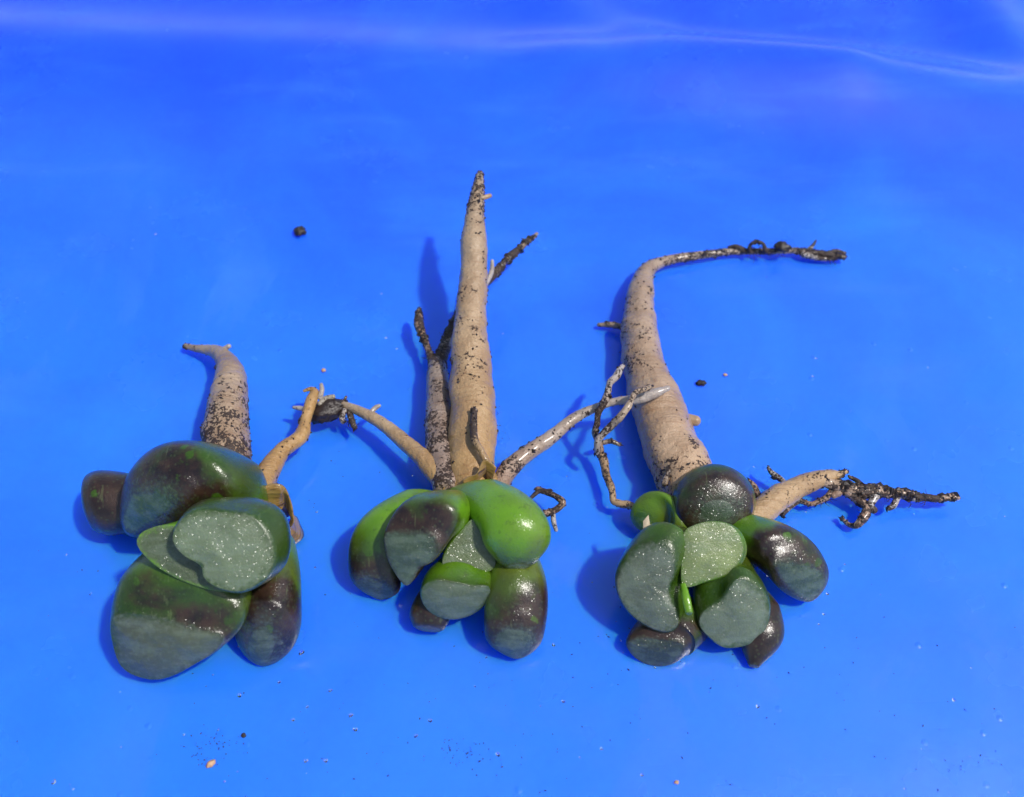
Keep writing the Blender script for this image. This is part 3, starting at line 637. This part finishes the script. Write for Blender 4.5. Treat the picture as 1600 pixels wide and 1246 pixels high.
# scar on the small green leaf
def scar():
    q = P(*C3(262, 395), 1.75); V = [q+Vector((0, 0, .03))]; th = [0, .7, 1.3, 2.2, 3.0, 3.9, 4.6, 5.6]; rr = [.10, .12, .26, .13, .08, .12, .24, .12]
    for a, r_ in zip(th, rr): V.append(q+Vector((math.cos(a)*r_*.8, math.sin(a)*r_*.8, math.sin(a)*r_*.4-.03)))
    make('dried_scar', V, [(0, i+1, (i+1) % 8+1) for i in range(8)], M['scar'], p3)
scar()
r = tube('root', p3, [(1318, 402, .4, 4), (1280, 397, .4, 6), (1240, 392, .4, 5), (1200, 393, .4, 5), (1140, 394, .4, 5), (1080, 401, .5, 7), (1040, 408, .6, 8), (1012, 422, .75, 12), (1002, 450, .9, 19), (998, 500, 1.0, 26), (1003, 550, 1.1, 32), (1015, 600, 1.15, 36), (1032, 650, 1.2, 42), (1050, 700, 1.2, 46), (1068, 745, 1.2, 47), (1085, 790, 1.2, 44)],
     grad((.36, .29, .24), (.52, .35, .21), (.40, .29, .21)), [(0, 1.0), (.15, .85), (.35, .6), (.5, .25), (.6, .3), (.7, .35), (.8, .02), (.9, .3), (1, .6)], seed=9.5, nseg=32, crumbs=420, wrinkle=.018, lab='long thick tan root bending right into a thin tail')
tube('rootlet', r, [(975, 512, .5, 5), (958, 508, .4, 5), (935, 508, .3, 3)], GREY, .6, nseg=12, seed=9.9, crumbs=14)
tube('rootlet', r, [(1064, 652, 1.2, 9), (1078, 656, 1.2, 9), (1088, 658, 1.2, 9)], TAN, .1, nseg=16, seed=10.2)
tube('rootlet', r, [(1040, 658, 2.05, 3.5), (1037, 672, 2.1, 6), (1040, 690, 2.1, 6), (1048, 708, 2.1, 5), (1052, 725, 2.1, 6), (1042, 745, 2.1, 5), (1038, 756, 2.1, 5)], grad(WHITE, GREY), [(0, .1), (.2, .9), (1, .8)], nseg=12, seed=10.6, crumbs=30)
tube('rootlet', r, [(1070, 705, 2.15, 4), (1078, 715, 2.15, 4), (1084, 722, 2.1, 3)], PINK, .4, nseg=12, seed=10.8)
tube('rootlet', r, [(1172, 394, .6, 3), (1171, 385, .9, 2.5), (1180, 378, 1.2, 3), (1192, 381, 1.1, 2.5), (1196, 393, .7, 4)], GREY, 1.1, nseg=12, seed=11.2, crumbs=20)
tube('rootlet', r, [(1162, 392, .5, 5), (1150, 386, .6, 4), (1140, 386, .6, 2)], GREY, 1.1, nseg=12, seed=11.4, crumbs=10)
clod('soil_lump', 1222, 386, 9, M['soil'], 4.4, asp=1.3, ang=-.3, parent=r, h=.85)
hairs(r, [(1180, 392, .6), (1215, 390, .6), (1240, 392, .6), (1270, 396, .6), (1300, 400, .5)], 46, 16, 5)
tube('rootlet', r, [(1262, 392, .4, 4), (1270, 384, .55, 3), (1275, 376, .7, 1.5)], WHITE, .4, nseg=12, seed=11.8)
tube('rootlet', r, [(1255, 398, .4, 5), (1280, 404, .35, 4), (1302, 405, .3, 3)], WHITE, .8, nseg=12, seed=12.0, crumbs=14)
tube('rootlet', r, [(1290, 398, .4, 3), (1305, 392, .45, 3), (1320, 396, .4, 2.5)], GREY, .8, nseg=12, seed=12.1, crumbs=8)
r = tube('root', p3, [(1322, 737, 1.15, 3), (1312, 742, 1.1, 6), (1295, 744, 1.1, 11), (1270, 752, 1.1, 15), (1235, 768, 1.1, 19), (1205, 788, 1.2, 21), (1175, 815, 1.2, 22)],
     (.47, .31, .16), [(0, .5), (.3, .2), (1, .15)], seed=10.5, crumbs=60, lab='stubby tan root pointing right')
tube('rootlet', r, [(1285, 752, 1.05, 10), (1310, 760, 1.0, 9), (1335, 764, .95, 11), (1362, 768, .9, 11), (1390, 772, .85, 9), (1420, 775, .8, 8), (1450, 778, .75, 6), (1478, 778, .75, 6), (1496, 779, .75, 5)], grad((.42, .29, .19), (.50, .34, .25)), [(0, .4), (.3, .9), (.5, .8), (.8, .9), (1, .2)], nseg=18, seed=12.5, crumbs=260, wrinkle=.1, crumb_r=(.02, .06), lab='soil crusted tapering rootlet', wig=.06)
tube('rootlet', r, [(1322, 768, .9, 6), (1338, 780, .8, 6), (1352, 792, .7, 7), (1352, 808, .6, 8), (1340, 820, .5, 6), (1328, 820, .4, 4), (1316, 811, .35, 3)], PINK, .8, nseg=14, seed=13.1, crumbs=60, wrinkle=.1, wig=.05)
tube('rootlet', r, [(1368, 775, .85, 7), (1360, 790, .75, 6), (1366, 798, .65, 6)], WHITE, .6, nseg=12, seed=13.4, crumbs=16)
tube('rootlet', r, [(1402, 778, .8, 5), (1396, 790, .7, 5), (1388, 796, .6, 3)], WHITE, .5, nseg=12, seed=13.6, crumbs=8)
tube('rootlet', r, [(1345, 762, 1.0, 5), (1340, 752, 1.05, 4), (1328, 746, 1.05, 3)], (.4, .3, .2), .5, nseg=12, seed=13.8, crumbs=8)
tube('rootlet', r, [(1412, 770, .85, 5), (1420, 772, .8, 6), (1428, 780, .75, 5)], WHITE, .3, nseg=12, seed=13.9)
tube('rootlet', r, [(1386, 768, .9, 5), (1384, 760, .95, 3)], PINK, .6, nseg=10, seed=14.9)
tube('rootlet', r, [(1310, 770, .85, 7), (1302, 775, .8, 5)], PINK, .5, nseg=12, seed=14.2)
tube('rootlet', r, [(1300, 768, .8, 5), (1288, 780, .65, 5), (1270, 786, .55, 4), (1250, 783, .55, 5), (1238, 790, .6, 5), (1222, 802, .7, 6)], PINK, .7, nseg=12, seed=14.5, crumbs=34, wig=.04)
hairs(r, [(1320, 765, 1.0), (1345, 768, .9), (1365, 772, .9), (1352, 800, .6), (1385, 775, .8), (1420, 778, .8), (1450, 780, .8), (1285, 785, .6)], 90, 15, 9)
r = tube('root', p3, [(1224, 752, .9, 4), (1214, 745, .9, 5), (1205, 738, .95, 4), (1200, 731, 1.0, 2.5)], WHITE, .55, nseg=12, seed=15.2, crumbs=10, lab='tiny pale root stub behind the stubby root')
r = tube('root', p3, [(1184, 776, 1.0, 6), (1178, 762, 1.0, 6), (1170, 752, 1.05, 4)], PINK, .7, nseg=12, seed=15.6, crumbs=14, lab='tiny soil spotted root stub beside the domed leaf')
r = tube('root', p3, [(1000, 800, 1.0, 6), (984, 789, .95, 6), (968, 788, .9, 6), (956, 784, .9, 5), (957, 762, .9, 6), (946, 742, .9, 6), (941, 722, 1.0, 7), (938, 704, 1.1, 6)], (.40, .27, .15), .55, nseg=16, seed=16.2, crumbs=50, wrinkle=.08, wig=.06, lab='thin brown zigzag root rising on the left')
tube('rootlet', r, [(932, 708, 1.6, 4), (936, 690, 2.1, 5.5), (955, 664, 2.7, 6), (972, 646, 3.2, 6), (986, 622, 3.5, 5), (1002, 608, 3.5, 5), (1017, 604, 3.5, 4)], grad(WHITE, (.40, .30, .22), (.42, .33, .24)), .5, nseg=14, seed=16.6, crumbs=40, wrinkle=.08, wig=.05)
tube('rootlet', r, [(938, 704, 1.2, 5), (931, 680, 1.7, 5), (934, 650, 2.4, 5), (944, 628, 2.9, 6), (952, 605, 3.0, 5), (962, 588, 3.0, 6), (973, 571, 3.0, 3.5)], grad(PINK, WHITE), .5, nseg=14, seed=16.9, crumbs=40, wrinkle=.08, wig=.05)
tube('rootlet', r, [(942, 692, 1.2, 4), (955, 690, 1.1, 4), (968, 695, 1.0, 3)], GREY, .6, nseg=12, seed=17.3, crumbs=10)

HS[0] = 1.0
# ================================================================== loose bits on the sheet
def bit(name, x, y, rpx, mat, seed, label, cat, group=None, asp=1.4, ang=0.):
    o = clod(name, x, y, rpx, mat, seed, asp=asp, ang=ang); tag(o, label, cat, group)
G = 'loose soil crumbs on the sheet'
bit('soil_crumb', 469, 366, 8, M['soil'], 1.2, 'black soil crumb alone on the blue sheet above the leftmost plant', 'soil crumb', G, 1.2, .2)
bit('soil_crumb', 1095, 601, 5, M['soil'], 2.2, 'flat dark soil crumb right of the thick root of the rightmost plant', 'soil crumb', G, 1.6, .15)
bit('soil_crumb', 381, 1150, 3.6, M['soil'], 3.2, 'small round dark crumb below the leftmost plant', 'soil crumb', G, 1.1, 1.2)
bit('sand_grain', 330, 1195, 5, M['grain'], 4.2, 'orange sand grain near the bottom left of the sheet', 'grain', None, 1.5, .7)
bit('sand_grain', 1057, 1223, 3, M['grain'], 5.2, 'tiny pink grain at the bottom edge right of the middle plant', 'grain', None, 1.2, .1)
bit('sand_grain', 506, 580, 3.2, M['grain'], 6.2, 'tiny tan grain above the roots that touch between the left and middle plants', 'grain', None, 1.2, .1)
bit('sand_grain', 1133, 587, 2.6, M['grain'], 6.9, 'tiny tan grain beside the flat dark crumb right of the curved root', 'grain', None, 1.2, .1)
rng = random.Random(5); sp = []
cl_ = [(325, 1165, 22, 40), (715, 1168, 16, 25), (745, 1195, 25, 14), (770, 640, 10, 10), (885, 1040, 120, 20), (1500, 1180, 90, 24), (1300, 1000, 150, 14), (640, 920, 60, 12), (150, 880, 60, 6), (540, 1150, 200, 20), (900, 1150, 250, 30), (500, 720, 60, 8), (780, 680, 20, 12), (950, 560, 30, 8), (1000, 1130, 300, 26), (230, 98, 3, 2), (360, 90, 3, 2), (650, 190, 3, 2), (832, 207, 3, 2)]
for (x, y, sg, n) in cl_:
    for _ in range(int(n*1.5)):
        xx, yy = rng.gauss(x, sg), rng.gauss(y, sg*.6); q = P(xx, yy, 0)
        if q.y > 12: q = P(x, y, .02)
        q.z = .012; sp.append((q, (0, 0, 1), rng.uniform(.008, .020)))
crumb_mesh('soil_specks', None, sp, M['soil'], rng)
tag(bpy.data.objects['soil_specks'], 'fine dark soil specks scattered over the blue sheet', 'soil specks', kind='stuff')
# water droplets
def droplets():
    V = []; Fc = []; rng = random.Random(11)
    named = [(374, 1087, 6), (471, 1020, 7), (436, 1066, 5), (516, 1079, 5), (287, 1148, 4), (84, 1222, 7), (480, 1105, 4), (548, 1118, 6), (672, 1126, 6), (555, 1140, 6), (458, 1125, 5), (478, 1189, 6), (509, 1189, 6), (778, 1179, 6), (650, 1150, 5), (1003, 1211, 5), (1184, 1104, 6), (865, 1008, 5), (1490, 1094, 5), (793, 146, 4), (243, 366, 4), (596, 459, 3), (603, 528, 4), (590, 665, 4), (1200, 900, 4), (1320, 882, 3), (1293, 928, 5), (1287, 960, 4), (495, 800, 4), (620, 545, 3), (1275, 560, 3), (1270, 588, 3), (940, 1170, 5), (880, 1096, 5)]
    for _ in range(55):
        named.append((rng.uniform(50, 1580), rng.uniform(860, 1240), rng.uniform(1.2, 3.2)))
    for _ in range(12): named.append((rng.uniform(50, 1580), rng.uniform(420, 860), rng.uniform(1.2, 2.6)))
    for (x, y, r) in named:
        p = P(x, y, 0); p.z = .002
        r = wr(p, r)*.5; el = rng.uniform(1, 1.4); a0 = rng.uniform(0, 3.1); b = len(V)
        for k, (sc, hz) in enumerate(((1, 0), (.86, .22), (.55, .40))):
            for j in range(12):
                a = 2*math.pi*j/12; wob = 1+.12*math.sin(3*a+a0*5)
                X, Y = math.cos(a)*sc*el*wob*r, math.sin(a)*sc*wob*r
                V.append((p.x+X*math.cos(a0)-Y*math.sin(a0), p.y+X*math.sin(a0)+Y*math.cos(a0), p.z+hz*r))
        V.append((p.x, p.y, p.z+.46*r)); t = len(V)-1
        for k in range(2):
            for j in range(12): j2 = (j+1) % 12; Fc.append((b+k*12+j, b+k*12+j2, b+(k+1)*12+j2, b+(k+1)*12+j))
        Fc += [(b+24+j, b+24+(j+1) % 12, t) for j in range(12)]
        Fc.append(tuple(b+11-j for j in range(12)))
    o = make('water_droplets', V, Fc, M['water']); tag(o, 'tiny clear water droplets scattered on the blue sheet', 'water droplets', kind='stuff')
droplets()
